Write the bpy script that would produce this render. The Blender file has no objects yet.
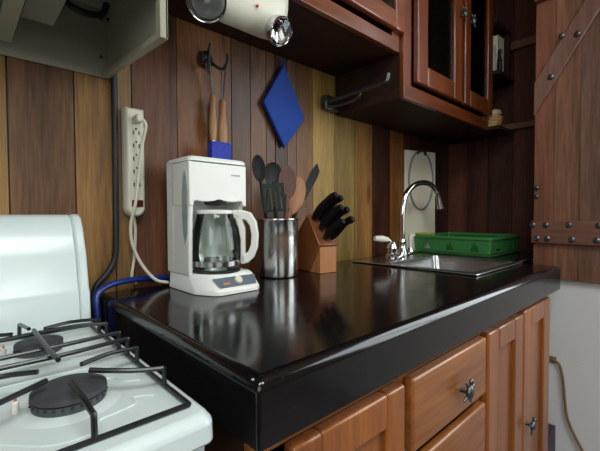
import bpy, bmesh, math, random
from mathutils import Vector, Matrix
random.seed(4)
S = bpy.context.scene
COL = S.collection
PI = math.pi

# ------------------------------------------------------------------ colour
def lin(c):
    c = c/255.0
    return c/12.92 if c <= .04045 else ((c+.055)/1.055)**2.4
def rgb(r, g, b): return (lin(r), lin(g), lin(b), 1.0)

# ------------------------------------------------------------------ materials
def new_mat(name):
    m = bpy.data.materials.new(name); m.use_nodes = True
    nt = m.node_tree; b = nt.nodes['Principled BSDF']
    return m, nt, b
def simple(name, col, rough=.5, metal=0, coat=0, bump=0, bscale=200, var=.06, vscale=8, spec=.5):
    m, nt, b = new_mat(name)
    N, L = nt.nodes, nt.links
    tc = N.new('ShaderNodeTexCoord')
    n = N.new('ShaderNodeTexNoise'); n.inputs['Scale'].default_value = vscale; n.inputs['Detail'].default_value = 4
    L.new(tc.outputs['Object'], n.inputs['Vector'])
    r = N.new('ShaderNodeValToRGB')
    r.color_ramp.elements[0].position = .3; r.color_ramp.elements[1].position = .7
    r.color_ramp.elements[0].color = tuple(c*(1-var) for c in col[:3])+(1,)
    r.color_ramp.elements[1].color = tuple(min(1, c*(1+var)) for c in col[:3])+(1,)
    L.new(n.outputs['Fac'], r.inputs['Fac']); L.new(r.outputs['Color'], b.inputs['Base Color'])
    b.inputs['Roughness'].default_value = rough; b.inputs['Metallic'].default_value = metal
    b.inputs['Coat Weight'].default_value = coat; b.inputs['Coat Roughness'].default_value = .08
    b.inputs['Specular IOR Level'].default_value = spec
    if bump:
        n2 = N.new('ShaderNodeTexNoise'); n2.inputs['Scale'].default_value = bscale; n2.inputs['Detail'].default_value = 3
        L.new(tc.outputs['Object'], n2.inputs['Vector'])
        bp = N.new('ShaderNodeBump'); bp.inputs['Strength'].default_value = bump; bp.inputs['Distance'].default_value = .002
        L.new(n2.outputs['Fac'], bp.inputs['Height']); L.new(bp.outputs['Normal'], b.inputs['Normal'])
    return m
def wood(name, light, dark, axis='Z', rough=.35, coat=.0, freq=26, attr=None, knots=False, spec=.5, coat_r=.12):
    """wood grain that runs along axis; attr = face colour attribute holding each board's own stain"""
    m, nt, b = new_mat(name)
    N, L = nt.nodes, nt.links
    tc = N.new('ShaderNodeTexCoord'); mp = N.new('ShaderNodeMapping')
    sc = [1, 1, 1]; sc['XYZ'.index(axis)] = .07
    mp.inputs['Scale'].default_value = sc
    L.new(tc.outputs['Object'], mp.inputs['Vector'])
    big = N.new('ShaderNodeTexNoise'); big.inputs['Scale'].default_value = freq*.45; big.inputs['Detail'].default_value = 3; big.inputs['Distortion'].default_value = .7
    fine = N.new('ShaderNodeTexNoise'); fine.inputs['Scale'].default_value = freq*5; fine.inputs['Detail'].default_value = 5
    L.new(mp.outputs['Vector'], big.inputs['Vector']); L.new(mp.outputs['Vector'], fine.inputs['Vector'])
    mx = N.new('ShaderNodeMix'); mx.data_type = 'FLOAT'; mx.inputs[0].default_value = .42
    L.new(big.outputs['Fac'], mx.inputs[2]); L.new(fine.outputs['Fac'], mx.inputs[3])
    rp = N.new('ShaderNodeValToRGB'); rp.color_ramp.elements[0].position = .36; rp.color_ramp.elements[1].position = .64
    L.new(mx.outputs[0], rp.inputs['Fac'])
    if attr:
        at = N.new('ShaderNodeAttribute'); at.attribute_name = attr
        rp.color_ramp.elements[0].color = (.42, .38, .34, 1); rp.color_ramp.elements[1].color = (1.25, 1.22, 1.15, 1)
        mul = N.new('ShaderNodeMix'); mul.data_type = 'RGBA'; mul.blend_type = 'MULTIPLY'; mul.inputs[0].default_value = 1
        L.new(at.outputs['Color'], mul.inputs[6]); L.new(rp.outputs['Color'], mul.inputs[7])
        out = mul.outputs[2]
        if knots:
            mk = N.new('ShaderNodeMapping'); mk.inputs['Scale'].default_value = (1.7, 1, .55)
            L.new(tc.outputs['Object'], mk.inputs['Vector'])
            v = N.new('ShaderNodeTexVoronoi'); v.inputs['Scale'].default_value = 5.5
            L.new(mk.outputs['Vector'], v.inputs['Vector'])
            kr = N.new('ShaderNodeValToRGB'); kr.color_ramp.elements[0].position = .07; kr.color_ramp.elements[1].position = .2
            kr.color_ramp.elements[0].color = (.32, .27, .24, 1); kr.color_ramp.elements[1].color = (1, 1, 1, 1)
            L.new(v.outputs['Distance'], kr.inputs['Fac'])
            m2 = N.new('ShaderNodeMix'); m2.data_type = 'RGBA'; m2.blend_type = 'MULTIPLY'; m2.inputs[0].default_value = 1
            L.new(out, m2.inputs[6]); L.new(kr.outputs['Color'], m2.inputs[7]); out = m2.outputs[2]
        L.new(out, b.inputs['Base Color'])
    else:
        rp.color_ramp.elements[0].color = dark; rp.color_ramp.elements[1].color = light
        L.new(rp.outputs['Color'], b.inputs['Base Color'])
    b.inputs['Roughness'].default_value = rough
    b.inputs['Coat Weight'].default_value = coat; b.inputs['Coat Roughness'].default_value = coat_r
    b.inputs['Specular IOR Level'].default_value = spec
    bp = N.new('ShaderNodeBump'); bp.inputs['Strength'].default_value = .12; bp.inputs['Distance'].default_value = .001
    L.new(fine.outputs['Fac'], bp.inputs['Height']); L.new(bp.outputs['Normal'], b.inputs['Normal'])
    return m
def glass(name, tint, refl=.06):
    m, nt, b = new_mat(name); N, L = nt.nodes, nt.links
    N.remove(b)
    o = N['Material Output']
    t = N.new('ShaderNodeBsdfTransparent'); t.inputs['Color'].default_value = tint
    g = N.new('ShaderNodeBsdfGlossy'); g.inputs['Roughness'].default_value = .02
    fr = N.new('ShaderNodeFresnel'); fr.inputs['IOR'].default_value = 1.5
    mx = N.new('ShaderNodeMixShader')
    L.new(fr.outputs['Fac'], mx.inputs['Fac']); L.new(t.outputs[0], mx.inputs[1]); L.new(g.outputs[0], mx.inputs[2])
    L.new(mx.outputs[0], o.inputs['Surface'])
    return m
def black_gloss():
    m, nt, b = new_mat('black_lacquer'); N, L = nt.nodes, nt.links
    b.inputs['Base Color'].default_value = rgb(10, 10, 12)
    tc = N.new('ShaderNodeTexCoord')
    n = N.new('ShaderNodeTexNoise'); n.inputs['Scale'].default_value = 9; n.inputs['Detail'].default_value = 6; n.inputs['Roughness'].default_value = .65
    mp = N.new('ShaderNodeMapping'); mp.inputs['Scale'].default_value = (1, 1, 3)
    L.new(tc.outputs['Object'], mp.inputs['Vector']); L.new(mp.outputs['Vector'], n.inputs['Vector'])
    r = N.new('ShaderNodeMapRange'); r.inputs['From Min'].default_value = .3; r.inputs['From Max'].default_value = .7
    r.inputs['To Min'].default_value = .09; r.inputs['To Max'].default_value = .2
    L.new(n.outputs['Fac'], r.inputs['Value']); L.new(r.outputs['Result'], b.inputs['Roughness'])
    b.inputs['Specular IOR Level'].default_value = .55
    n3 = N.new('ShaderNodeTexNoise'); n3.inputs['Scale'].default_value = 150; n3.inputs['Detail'].default_value = 2
    L.new(tc.outputs['Object'], n3.inputs['Vector'])
    rr = N.new('ShaderNodeValToRGB'); rr.color_ramp.elements[0].position = .66; rr.color_ramp.elements[1].position = .78
    rr.color_ramp.elements[0].color = rgb(10, 10, 12); rr.color_ramp.elements[1].color = rgb(38, 40, 44)
    L.new(n3.outputs['Fac'], rr.inputs['Fac']); L.new(rr.outputs['Color'], b.inputs['Base Color'])
    n2 = N.new('ShaderNodeTexNoise'); n2.inputs['Scale'].default_value = 14; n2.inputs['Detail'].default_value = 2
    L.new(tc.outputs['Object'], n2.inputs['Vector'])
    bp = N.new('ShaderNodeBump'); bp.inputs['Strength'].default_value = .09; bp.inputs['Distance'].default_value = .004
    L.new(n2.outputs['Fac'], bp.inputs['Height']); L.new(bp.outputs['Normal'], b.inputs['Normal'])
    return m

M = dict(
    plank=wood('wall_planks', None, None, 'Z', .42, freq=30, attr='board', knots=True, spec=.4),
    darkplank=wood('alcove_planks', None, None, 'Z', .5, freq=24, attr='board', spec=.3),
    shutter=wood('shutter_wood', None, None, 'Z', .38, freq=22, attr='board', spec=.5),
    cab=wood('cabinet_wood_upright', rgb(154, 92, 42), rgb(106, 56, 22), 'Z', .32, .35, 22, coat_r=.18),
    cabx=wood('cabinet_wood_level', rgb(158, 98, 46), rgb(112, 62, 26), 'X', .32, .35, 22, coat_r=.18),
    cabred=wood('upper_cabinet_upright', rgb(126, 63, 28), rgb(84, 38, 15), 'Z', .3, .5, 22, coat_r=.15),
    cabredx=wood('upper_cabinet_level', rgb(126, 63, 28), rgb(84, 38, 15), 'X', .3, .5, 22, coat_r=.15),
    cabshade=wood('cabinet_wood_painted_shade', rgb(58, 36, 24), rgb(38, 23, 16), 'X', .6, 0, 20, spec=.2),  # carcass wood darkened: the shade on sides and undersides is in its colour
    counter=black_gloss(),
    white_enamel=simple('white_enamel', rgb(198, 209, 206), .24, coat=.2, var=.015, vscale=3),
    hood=simple('hood_enamel', rgb(146, 144, 126), .35, var=.05, vscale=6),
    hood_lens=simple('hood_lens', rgb(120, 150, 168), .15, var=.05),
    plastic=simple('white_plastic', rgb(226, 228, 220), .32, var=.015),
    cream=simple('cream_plastic', rgb(206, 202, 182), .4, var=.03),
    housing=simple('aged_white_plastic', rgb(204, 202, 184), .35, var=.02),
    grey=simple('grey_plastic', rgb(92, 102, 112), .35, var=.03),
    greywin=simple('grey_window', rgb(150, 160, 156), .2, var=.1, vscale=30),
    iron=simple('cast_iron', rgb(38, 38, 40), .55, var=.2, vscale=60, bump=.3, bscale=300),
    grate=simple('black_enamel', rgb(24, 25, 28), .28, var=.15, vscale=40),
    burner=simple('burner_cap', rgb(52, 53, 56), .6, var=.15, vscale=80, bump=.3, bscale=400),
    ring=simple('burner_ring', rgb(74, 76, 78), .5, metal=.3, var=.15, vscale=60),
    steel=simple('brushed_steel', rgb(196, 196, 192), .2, metal=1, var=.04, vscale=20),
    sink=simple('sink_steel', rgb(186, 188, 188), .26, metal=1, var=.05, vscale=20),
    chrome=simple('chrome', rgb(214, 216, 218), .07, metal=1, var=.02),
    pewter=simple('pewter', rgb(96, 102, 104), .32, metal=.9, var=.2, vscale=60),
    black=simple('black_plastic', rgb(15, 15, 16), .45, var=.1, spec=.3),
    rubber=simple('black_rubber', rgb(24, 26, 30), .5, var=.1),
    bluehose=simple('blue_hose', rgb(22, 44, 118), .3, var=.1),
    bluefab=simple('blue_cloth', rgb(10, 58, 146), .75, var=.08, vscale=40, bump=.4, bscale=500),
    bluebrush=simple('blue_bristle', rgb(20, 42, 150), .6, var=.25, vscale=120, bump=.8, bscale=300),
    oldwood=wood('turned_wood', rgb(182, 140, 96), rgb(138, 98, 62), 'Z', .5, 0, 30),
    spoon_d=wood('dark_spoon_wood', rgb(104, 62, 42), rgb(74, 42, 28), 'Z', .5, 0, 40),
    spoon_l=wood('light_spoon_wood', rgb(178, 122, 76), rgb(140, 90, 52), 'Z', .5, 0, 40),
    block=wood('knife_block_wood', rgb(140, 80, 46), rgb(102, 54, 28), 'Z', .4, .1, 24),
    blockl=wood('knife_block_end', rgb(182, 124, 72), rgb(150, 94, 50), 'Z', .45, 0, 24),
    green=simple('green_plastic', rgb(58, 128, 66), .38, var=.04),
    green2=simple('pale_green_plastic', rgb(92, 146, 84), .35, var=.04),
    sponge=simple('yellow_green_sponge', rgb(160, 176, 40), .9, var=.1, vscale=60, bump=.5),
    greendk=simple('dark_green_nylon', rgb(18, 38, 26), .4, var=.1),
    board=simple('white_board', rgb(228, 222, 200), .45, var=.03),
    loop=simple('grey_blue_cord', rgb(128, 140, 146), .4, var=.06),
    porcelain=simple('porcelain', rgb(226, 222, 214), .15, var=.02),
    roomwood=wood('room_planks', rgb(132, 98, 66), rgb(100, 70, 46), 'Z', .5, 0, 22),
    paint=simple('white_wall_paint', rgb(216, 216, 214), .7, var=.03, vscale=5, bump=.15, bscale=60),
    ceil=simple('ceiling_boards', rgb(150, 120, 90), .7, var=.1),
    floor=simple('grey_floor', rgb(128, 120, 122), .5, var=.08, vscale=4),
    tan=simple('woven_straw', rgb(190, 150, 100), .8, var=.25, vscale=70, bump=.6, bscale=150),
    cloth=simple('cream_cloth', rgb(206, 176, 136), .8, var=.1, vscale=30),
    paper=simple('white_paper', rgb(214, 222, 226), .6, var=.03),
    creamp=simple('cream_paper', rgb(232, 230, 198), .6, var=.04),
    cord=simple('tan_cord', rgb(128, 98, 62), .5, var=.1),
    purple=simple('dark_purple_plastic', rgb(52, 34, 60), .5, var=.1),
    red=simple('red_indicator', rgb(206, 46, 30), .3, var=.05),
    orange=simple('orange_mark', rgb(196, 120, 60), .4, var=.05),
    maroon=simple('maroon_switch', rgb(70, 20, 18), .25, var=.1),
    darkslot=simple('outlet_slot', rgb(60, 56, 48), .6, var=.1),
    pane=glass('cabinet_glass', (.62, .68, .68, 1)),
    carafe=glass('carafe_glass', (.88, .92, .90, 1)),
    lens=glass('clear_lens', (.93, .95, .95, 1)),
    frame=simple('window_frame_paint', rgb(196, 190, 176), .6, var=.04),
)

# ------------------------------------------------------------------ mesh tools
class MB:
    def __init__(s): s.bm = bmesh.new()
    def box(s, x0, x1, y0, y1, z0, z1, mat=None):
        vs = [s.bm.verts.new((x, y, z)) for z in (z0, z1) for x, y in ((x0, y0), (x1, y0), (x1, y1), (x0, y1))]
        if mat is not None:
            for v in vs: v.co = mat @ v.co
        for f in ((3, 2, 1, 0), (4, 5, 6, 7), (0, 1, 5, 4), (1, 2, 6, 5), (2, 3, 7, 6), (3, 0, 4, 7)):
            s.bm.faces.new([vs[i] for i in f])
        return s
    def rings(s, rings, cap0=True, cap1=True, closed=False):
        R = [[s.bm.verts.new(p) for p in r] for r in rings]
        n = len(R[0])
        pairs = list(zip(R, R[1:])) + ([(R[-1], R[0])] if closed else [])
        for a, b in pairs:
            for i in range(n):
                s.bm.faces.new((a[i], a[(i+1) % n], b[(i+1) % n], b[i]))
        if not closed:
            if cap0: s.bm.faces.new(R[0][::-1])
            if cap1: s.bm.faces.new(R[-1])
        return s
    def lathe(s, prof, c=(0, 0, 0), seg=32, rot=None, cap0=True, cap1=True):
        out = []
        for r, z in prof:
            ring = []
            for i in range(seg):
                a = 2*PI*i/seg
                p = Vector((r*math.cos(a), r*math.sin(a), z))
                if rot is not None: p = rot @ p
                ring.append(p+Vector(c))
            out.append(ring)
        return s.rings(out, cap0, cap1)
    def tube(s, pts, r, seg=10, smooth=6, rs=None):
        pts = [Vector(p) for p in pts]
        if smooth and len(pts) > 2:
            q = []
            rr = []
            P = [pts[0]*2-pts[1]] + pts + [pts[-1]*2-pts[-2]]
            for i in range(1, len(P)-2):
                for k in range(smooth):
                    t = k/smooth
                    a, b, c, d = P[i-1], P[i], P[i+1], P[i+2]
                    q.append(.5*((2*b)+(c-a)*t+(2*a-5*b+4*c-d)*t*t+(3*b-a-3*c+d)*t**3))
                    if rs: rr.append(rs[i-1]*(1-t)+rs[i]*t)
            q.append(pts[-1])
            if rs: rr.append(rs[-1])
            pts = q
            if rs: rs = rr
        n = None; rings = []
        for i, p in enumerate(pts):
            d = (pts[min(i+1, len(pts)-1)]-pts[max(i-1, 0)]).normalized()
            if n is None:
                n = d.orthogonal().normalized()
            n = (n-d*n.dot(d)).normalized()
            b = d.cross(n)
            R = rs[i] if rs else r
            rings.append([p+(n*math.cos(2*PI*k/seg)+b*math.sin(2*PI*k/seg))*R for k in range(seg)])
        return s.rings(rings)
    def cyl(s, a, b, r, seg=20, r2=None):
        return s.tube([a, b], r, seg, 0, rs=[r, r if r2 is None else r2])
    def ball(s, c, r, sc=(1, 1, 1), rot=None, seg=16, rg=10):
        prof = []
        m = Matrix.Diagonal((sc[0], sc[1], sc[2]))
        if rot is not None: m = rot @ m
        return s.lathe([(max(r*math.sin(PI*i/rg), r*.02), -r*math.cos(PI*i/rg)) for i in range(rg+1)], c, seg, m)
    def prism(s, poly, axis, a, b, mat=None):
        """polygon in the two other axes, drawn out along axis from a to b"""
        def P(p, t):
            v = Vector({'X': (t, p[0], p[1]), 'Y': (p[0], t, p[1]), 'Z': (p[0], p[1], t)}[axis])
            return mat @ v if mat is not None else v
        return s.rings([[P(p, a) for p in poly], [P(p, b) for p in poly]])
    def rrect(s, levels, n=5):
        """loft through rounded rectangles (z, x0, x1, y0, y1, r)"""
        out = []
        for z, x0, x1, y0, y1, r in levels:
            ring = []
            for cx, cy, a0 in ((x1-r, y1-r, 0), (x0+r, y1-r, PI/2), (x0+r, y0+r, PI), (x1-r, y0+r, 1.5*PI)):
                for k in range(n+1):
                    a = a0+PI/2*k/n
                    ring.append((cx+r*math.cos(a), cy+r*math.sin(a), z))
            out.append(ring)
        return s.rings(out)
    def build(s, name, mat, parent=None, bevel=0, seg=2, smooth=True, xf=None, sub=0):
        bmesh.ops.recalc_face_normals(s.bm, faces=s.bm.faces)
        if xf is not None: s.bm.transform(xf)
        me = bpy.data.meshes.new(name); s.bm.to_mesh(me); s.bm.free()
        me.materials.append(mat)
        o = bpy.data.objects.new(name, me); COL.objects.link(o)
        if parent is not None: o.parent = parent
        if smooth:
            for p in me.polygons: p.use_smooth = True
            me.set_sharp_from_angle(angle=math.radians(38))
        if bevel:
            b = o.modifiers.new('bevel', 'BEVEL'); b.width = bevel; b.segments = seg
            b.limit_method = 'ANGLE'; b.angle_limit = math.radians(40); b.harden_normals = False
        if sub:
            d = o.modifiers.new('sub', 'SUBSURF'); d.levels = sub; d.render_levels = sub
        return o
def tag(o, label, cat, group=None):
    o['label'] = label; o['category'] = cat
    if group: o['group'] = group
    return o
def thing(name, label, cat, loc=(0, 0, 0), rz=0, group=None):
    o = bpy.data.objects.new(name, None); COL.objects.link(o); o.empty_display_size = .05
    o.location = loc; o.rotation_euler = (0, 0, rz)
    return tag(o, label, cat, group)
def struct(o): o['kind'] = 'structure'; return o
def copy_tree(o, parent=None):
    c = o.copy(); COL.objects.link(c)
    if parent is not None: c.parent = parent
    for ch in list(o.children): copy_tree(ch, c)
    return c
def local(root, *objs): pass

def planks(name, boards, mat, plane, at, thick, z0, z1, gap=.0015, parent=None, bevel=.0015):
    """board wall as one mesh: each board (a, b, colour) a slab with its own stain"""
    mb = MB(); cols = []
    for a, b, c in boards:
        before = len(mb.bm.faces)
        j = random.uniform(0, .003)
        if plane == 'Y': mb.box(a+gap, b-gap, at+j, at+thick, z0, z1)
        else: mb.box(at+j, at+thick, a+gap, b-gap, z0, z1)
        cols += [c]*6
    if plane == 'Y': mb.box(boards[0][0], boards[-1][1], at+.008, at+thick+.01, z0, z1)
    else: mb.box(at+.008, at+thick+.01, boards[0][0], boards[-1][1], z0, z1)
    cols += [rgb(40, 25, 16)]*6
    bmesh.ops.recalc_face_normals(mb.bm, faces=mb.bm.faces)
    me = bpy.data.meshes.new(name); mb.bm.to_mesh(me); mb.bm.free(); me.materials.append(mat)
    ca = me.color_attributes.new('board', 'FLOAT_COLOR', 'CORNER')
    for p in me.polygons:
        for li in p.loop_indices: ca.data[li].color = cols[p.index]
    o = bpy.data.objects.new(name, me); COL.objects.link(o)
    if parent is not None: o.parent = parent
    return o

# ------------------------------------------------------------------ room
YW = 1.017          # plank wall
XA = 2.14           # far wall of the alcove behind the sink
XR = 1.75           # white wall with the shutter
YF, XL, ZC = -1.6, -1.5, 2.45
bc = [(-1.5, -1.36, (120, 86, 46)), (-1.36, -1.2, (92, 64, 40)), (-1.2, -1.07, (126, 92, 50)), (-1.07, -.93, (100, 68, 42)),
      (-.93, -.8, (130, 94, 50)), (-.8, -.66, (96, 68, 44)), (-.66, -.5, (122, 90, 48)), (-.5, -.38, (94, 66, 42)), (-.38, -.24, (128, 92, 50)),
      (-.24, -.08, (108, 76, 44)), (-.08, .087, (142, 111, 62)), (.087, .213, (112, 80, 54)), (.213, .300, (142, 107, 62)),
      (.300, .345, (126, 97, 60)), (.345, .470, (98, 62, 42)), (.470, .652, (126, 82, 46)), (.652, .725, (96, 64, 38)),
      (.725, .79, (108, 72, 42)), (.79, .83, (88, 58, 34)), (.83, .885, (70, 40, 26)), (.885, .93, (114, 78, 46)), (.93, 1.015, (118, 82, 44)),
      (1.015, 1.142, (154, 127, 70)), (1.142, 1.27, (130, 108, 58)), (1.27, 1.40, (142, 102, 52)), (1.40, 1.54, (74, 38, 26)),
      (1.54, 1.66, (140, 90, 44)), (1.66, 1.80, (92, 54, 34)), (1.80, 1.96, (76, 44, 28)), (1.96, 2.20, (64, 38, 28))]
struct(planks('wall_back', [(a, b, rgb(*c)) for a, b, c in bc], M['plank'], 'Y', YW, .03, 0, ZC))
ys = [.455, .56, .67, .79, .90, YW]
struct(planks('wall_alcove', [(ys[i], ys[i+1], rgb(*[(84, 50, 42), (94, 56, 44), (78, 46, 38), (88, 52, 40), (98, 58, 44)][i])) for i in range(5)],
              M['darkplank'], 'X', XA, .03, 0, ZC))
# white wall: a thick block whose near face carries the shutter and whose end closes the alcove; beyond the shutter it holds a window
WR = [(-1.25, .145, .90, 2.25)]
_m = MB().box(XR, XA+.04, .15, .452, 0, ZC)
_a, _b, _z0, _z1 = WR[0]
_m.box(XR, XR+.1, YF, _a, 0, ZC).box(XR, XR+.1, _b, .15, 0, ZC).box(XR, XR+.1, _a, _b, 0, _z0).box(XR, XR+.1, _a, _b, _z1, ZC)
struct(_m.build('wall_right', M['paint'], smooth=False))
struct(MB().box(XL-.05, XA+.05, YF-.05, YW+.05, -.06, 0).build('floor', M['floor'], smooth=False))
SKY_ADDED = (-.75, .65, -.95, -.15)                              # unseen skylight, added to bring light in from above
struct(MB().box(XL-.05, SKY_ADDED[0], YF-.1, YW+.05, ZC, ZC+.06).box(SKY_ADDED[1], XA+.05, YF-.1, YW+.05, ZC, ZC+.06)
       .box(SKY_ADDED[0], SKY_ADDED[1], YF-.1, SKY_ADDED[2], ZC, ZC+.06).box(SKY_ADDED[0], SKY_ADDED[1], SKY_ADDED[3], YW+.05, ZC, ZC+.06).build('ceiling', M['ceil'], smooth=False))
def holed(name, axis, at, th, lo, hi, holes, mat):
    """wall with window openings: strips around each opening"""
    mb = MB()
    def bx(a, b, z0, z1):
        if b-a < 1e-4 or z1-z0 < 1e-4: return
        if axis == 'Y': mb.box(a, b, at-th, at, z0, z1)
        else: mb.box(at-th, at, a, b, z0, z1)
    cur = lo
    for a, b, z0, z1 in holes:
        bx(cur, a, 0, ZC); bx(a, b, 0, z0); bx(a, b, z1, ZC); cur = b
    bx(cur, hi, 0, ZC)
    return struct(mb.build(name, mat, smooth=False))
WF = [(-.95, .35, 1.25, 2.35)]
WL_ADDED = [(-1.2, -.2, 1.2, 2.2)]  # unseen left window, added to brighten the shutter and white wall
holed('wall_front', 'Y', YF, .1, XL-.05, XR, WF, M['roomwood'])
holed('wall_left', 'X', XL, .1, YF, YW, WL_ADDED, M['roomwood'])
def window(n, axis, at, a, b, z0, z1):
    mb = MB(); w = .03
    def bx(p, q, r, t):
        if axis == 'Y': mb.box(p, q, at-.075, at-.02, r, t)
        else: mb.box(at-.075, at-.02, p, q, r, t)
    bx(a, a+w, z0, z1); bx(b-w, b, z0, z1); bx(a+w, b-w, z0, z0+w); bx(a+w, b-w, z1-w, z1)
    m = (a+b)/2; bx(m-.02, m+.02, z0+w, z1-w)
    struct(mb.build('window_%d' % n, M['frame'], smooth=False))
for i, h in enumerate(WF): window(i+1, 'Y', YF, *h)
window(2, 'X', XR+.1, *WR[0])
window(3, 'X', XL, *WL_ADDED[0])  # frame of the added left window
_m = MB(); a, b, c, d = SKY_ADDED; _w = .04
_m.box(a, b, c, c+_w, ZC+.005, ZC+.055).box(a, b, d-_w, d, ZC+.005, ZC+.055).box(a, a+_w, c+_w, d-_w, ZC+.005, ZC+.055).box(b-_w, b, c+_w, d-_w, ZC+.005, ZC+.055)
struct(_m.build('window_4', M['frame'], smooth=False))  # frame of the added skylight
# nailing rails on the alcove wall
struct(MB().box(XA-.035, XA, .46, YW-.005, 1.545, 1.575).build('trim_1', M['roomwood'], bevel=.003))
struct(MB().box(XA-.035, XA, .46, YW-.005, 1.95, 1.99).build('trim_2', M['roomwood'], bevel=.003))

# ------------------------------------------------------------------ countertop
def cells(xs, ys, keep, z0, z1):
    mb = MB(); bm = mb.bm; V = {}
    def v(i, j, k):
        if (i, j, k) not in V: V[(i, j, k)] = bm.verts.new((xs[i], ys[j], (z0, z1)[k]))
        return V[(i, j, k)]
    K = {(i, j) for i in range(len(xs)-1) for j in range(len(ys)-1) if keep(i, j)}
    for i, j in K:
        bm.faces.new((v(i, j, 1), v(i+1, j, 1), v(i+1, j+1, 1), v(i, j+1, 1)))
        bm.faces.new((v(i, j+1, 0), v(i+1, j+1, 0), v(i+1, j, 0), v(i, j, 0)))
        for (di, dj), e in (((0, -1), ((i, j), (i+1, j))), ((1, 0), ((i+1, j), (i+1, j+1))), ((0, 1), ((i+1, j+1), (i, j+1))), ((-1, 0), ((i, j+1), (i, j)))):
            if (i+di, j+dj) not in K:
                (a, b), (c, d) = e
                bm.faces.new((v(a, b, 0), v(c, d, 0), v(c, d, 1), v(a, b, 1)))
    return mb
SX0, SX1, SY0, SY1 = 1.156, 1.588, .456, .94
ct = cells([.249, 1.175, 1.57, 1.612, XA-.002], [.34, .475, .92, YW-.002],
           lambda i, j: not (i == 1 and j == 1) and not (i == 3 and j == 0), .8355, .92).build('countertop', M['counter'], bevel=.016, seg=6)
# only the upper edges are rounded over; the corner post edge is just eased
_me = ct.data; _w = _me.attributes.new('bevel_weight_edge', 'FLOAT', 'EDGE')
_cnt = {}
for p in _me.polygons:
    for ek in p.edge_keys: _cnt.setdefault(ek, []).append(p.normal.copy())
for e in _me.edges:
    n = _cnt[tuple(sorted(e.vertices))]
    if len(n) == 2 and n[0].dot(n[1]) < .5:
        za, zb_ = (_me.vertices[i].co.z for i in e.vertices)
        _w.data[e.index].value = 1.0 if min(za, zb_) > .9 else (.3 if abs(za-zb_) > .01 else .08)
ct.modifiers['bevel'].limit_method = 'WEIGHT'
tag(ct, 'long thick glossy black countertop with a rounded front edge', 'countertop')

for x, y, z in ((.2535, .356, .9155), (.2585, .3445, .9135)):
    MB().ball((x, y, z), .0022, (1, 1, .6)).build('worn_chip', M['greywin'], ct)
# ------------------------------------------------------------------ sink with tap
sk = thing('kitchen_sink', 'shallow stainless steel sink let into the far end of the black countertop', 'sink', (1.372, .698, .92))
def L(o): return Matrix.Translation(-Vector(o.location))
T = L(sk)
rim = cells([SX0, SX0+.028, SX1-.024, SX1], [SY0, SY0+.026, .80, SY1], lambda i, j: not (i == 1 and j == 1), .9205, .9275)
rim.build('rim', M['sink'], sk, bevel=.003, seg=3, xf=T)
x0, x1, y0, y1 = SX0+.028, SX1-.024, SY0+.026, .80
bowl = MB()
def rr(z, ins, r, n=6):
    ring = []
    for cx, cy, a0 in ((x1-ins-r, y1-ins-r, 0), (x0+ins+r, y1-ins-r, PI/2), (x0+ins+r, y0+ins+r, PI), (x1-ins-r, y0+ins+r, 1.5*PI)):
        for k in range(n+1): ring.append((cx+r*math.cos(a0+PI/2*k/n), cy+r*math.sin(a0+PI/2*k/n), z))
    return ring
bowl.rings([rr(.927, -.004, .03), rr(.9, .002, .03), rr(.80, .016, .04), rr(.775, .03, .05), rr(.768, .06, .05)], cap0=False)
bowl.build('basin', M['sink'], sk, xf=T)
MB().lathe([(.04, .7685), (.04, .7715), (.03, .7705), (.006, .769)], (1.372, .64, 0)).build('drain', M['chrome'], sk, xf=T)
tp = thing('kitchen_tap', 'tall chrome gooseneck tap with a porcelain lever behind the sink bowl', 'tap', (1.44, .90, .9275))
T = L(tp)
pl = MB()
pl.tube([(1.235, .832, .930), (1.35, .868, .931), (1.44, .897, .931), (1.60, .93, .930)], .02, 12, 6)
for v in pl.bm.verts: v.co.z = .9275+(v.co.z-.911)*.22 if v.co.z > .911 else .9275
pl.build('deck_plate', M['chrome'], tp, xf=T)
MB().tube([(1.44, .90, .93), (1.44, .90, 1.06), (1.443, .899, 1.14), (1.465, .893, 1.205), (1.525, .878, 1.248), (1.60, .86, 1.252), (1.655, .846, 1.212), (1.672, .842, 1.165)], .0125, 14, 8).build('spout', M['chrome'], tp, xf=T)
MB().lathe([(.027, .929), (.026, .945), (.019, .96), (.017, .985), (.019, .99), (.015, 1.0)], (1.44, .90, 0)).build('spout_collar', M['chrome'], tp, xf=T)
MB().cyl((1.670, .8425, 1.172), (1.679, .84, 1.138), .0145, 16, .0155).build('aerator', M['chrome'], tp, xf=T)
MB().lathe([(.027, .929), (.0265, .945), (.02, .952), (.021, .97), (.024, .975), (.018, .99), (.012, 1.0)], (1.272, .842, 0)).build('valve_body', M['chrome'], tp, xf=T)
lv = MB().tube([(1.272, .842, .988), (1.262, .848, 1.004), (1.245, .856, 1.011)], .007, 10, 4).build('lever', M['chrome'], tp, xf=T)
MB().tube([(1.255, .851, 1.009), (1.23, .862, 1.013), (1.20, .876, 1.015)], .01, 12, 4, rs=[.0095, .0135, .010]).build('lever_grip', M['porcelain'], lv, xf=T)
tp.location.x += .018
sp = thing('sink_sprayer', 'short chrome and white side sprayer on the sink ledge right of the tap', 'sprayer', (1.572, .925, .9275))
MB().lathe([(.019, .9285), (.018, .938), (.012, .945), (.011, .955)], (1.572, .925, 0)).build('holder', M['chrome'], sp, xf=L(sp))
MB().tube([(1.572, .925, .95), (1.570, .925, .985), (1.574, .923, 1.008), (1.590, .918, 1.012)], .009, 12, 5, rs=[.008, .010, .012, .009]).build('spray_head', M['porcelain'], sp, xf=L(sp))

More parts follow.
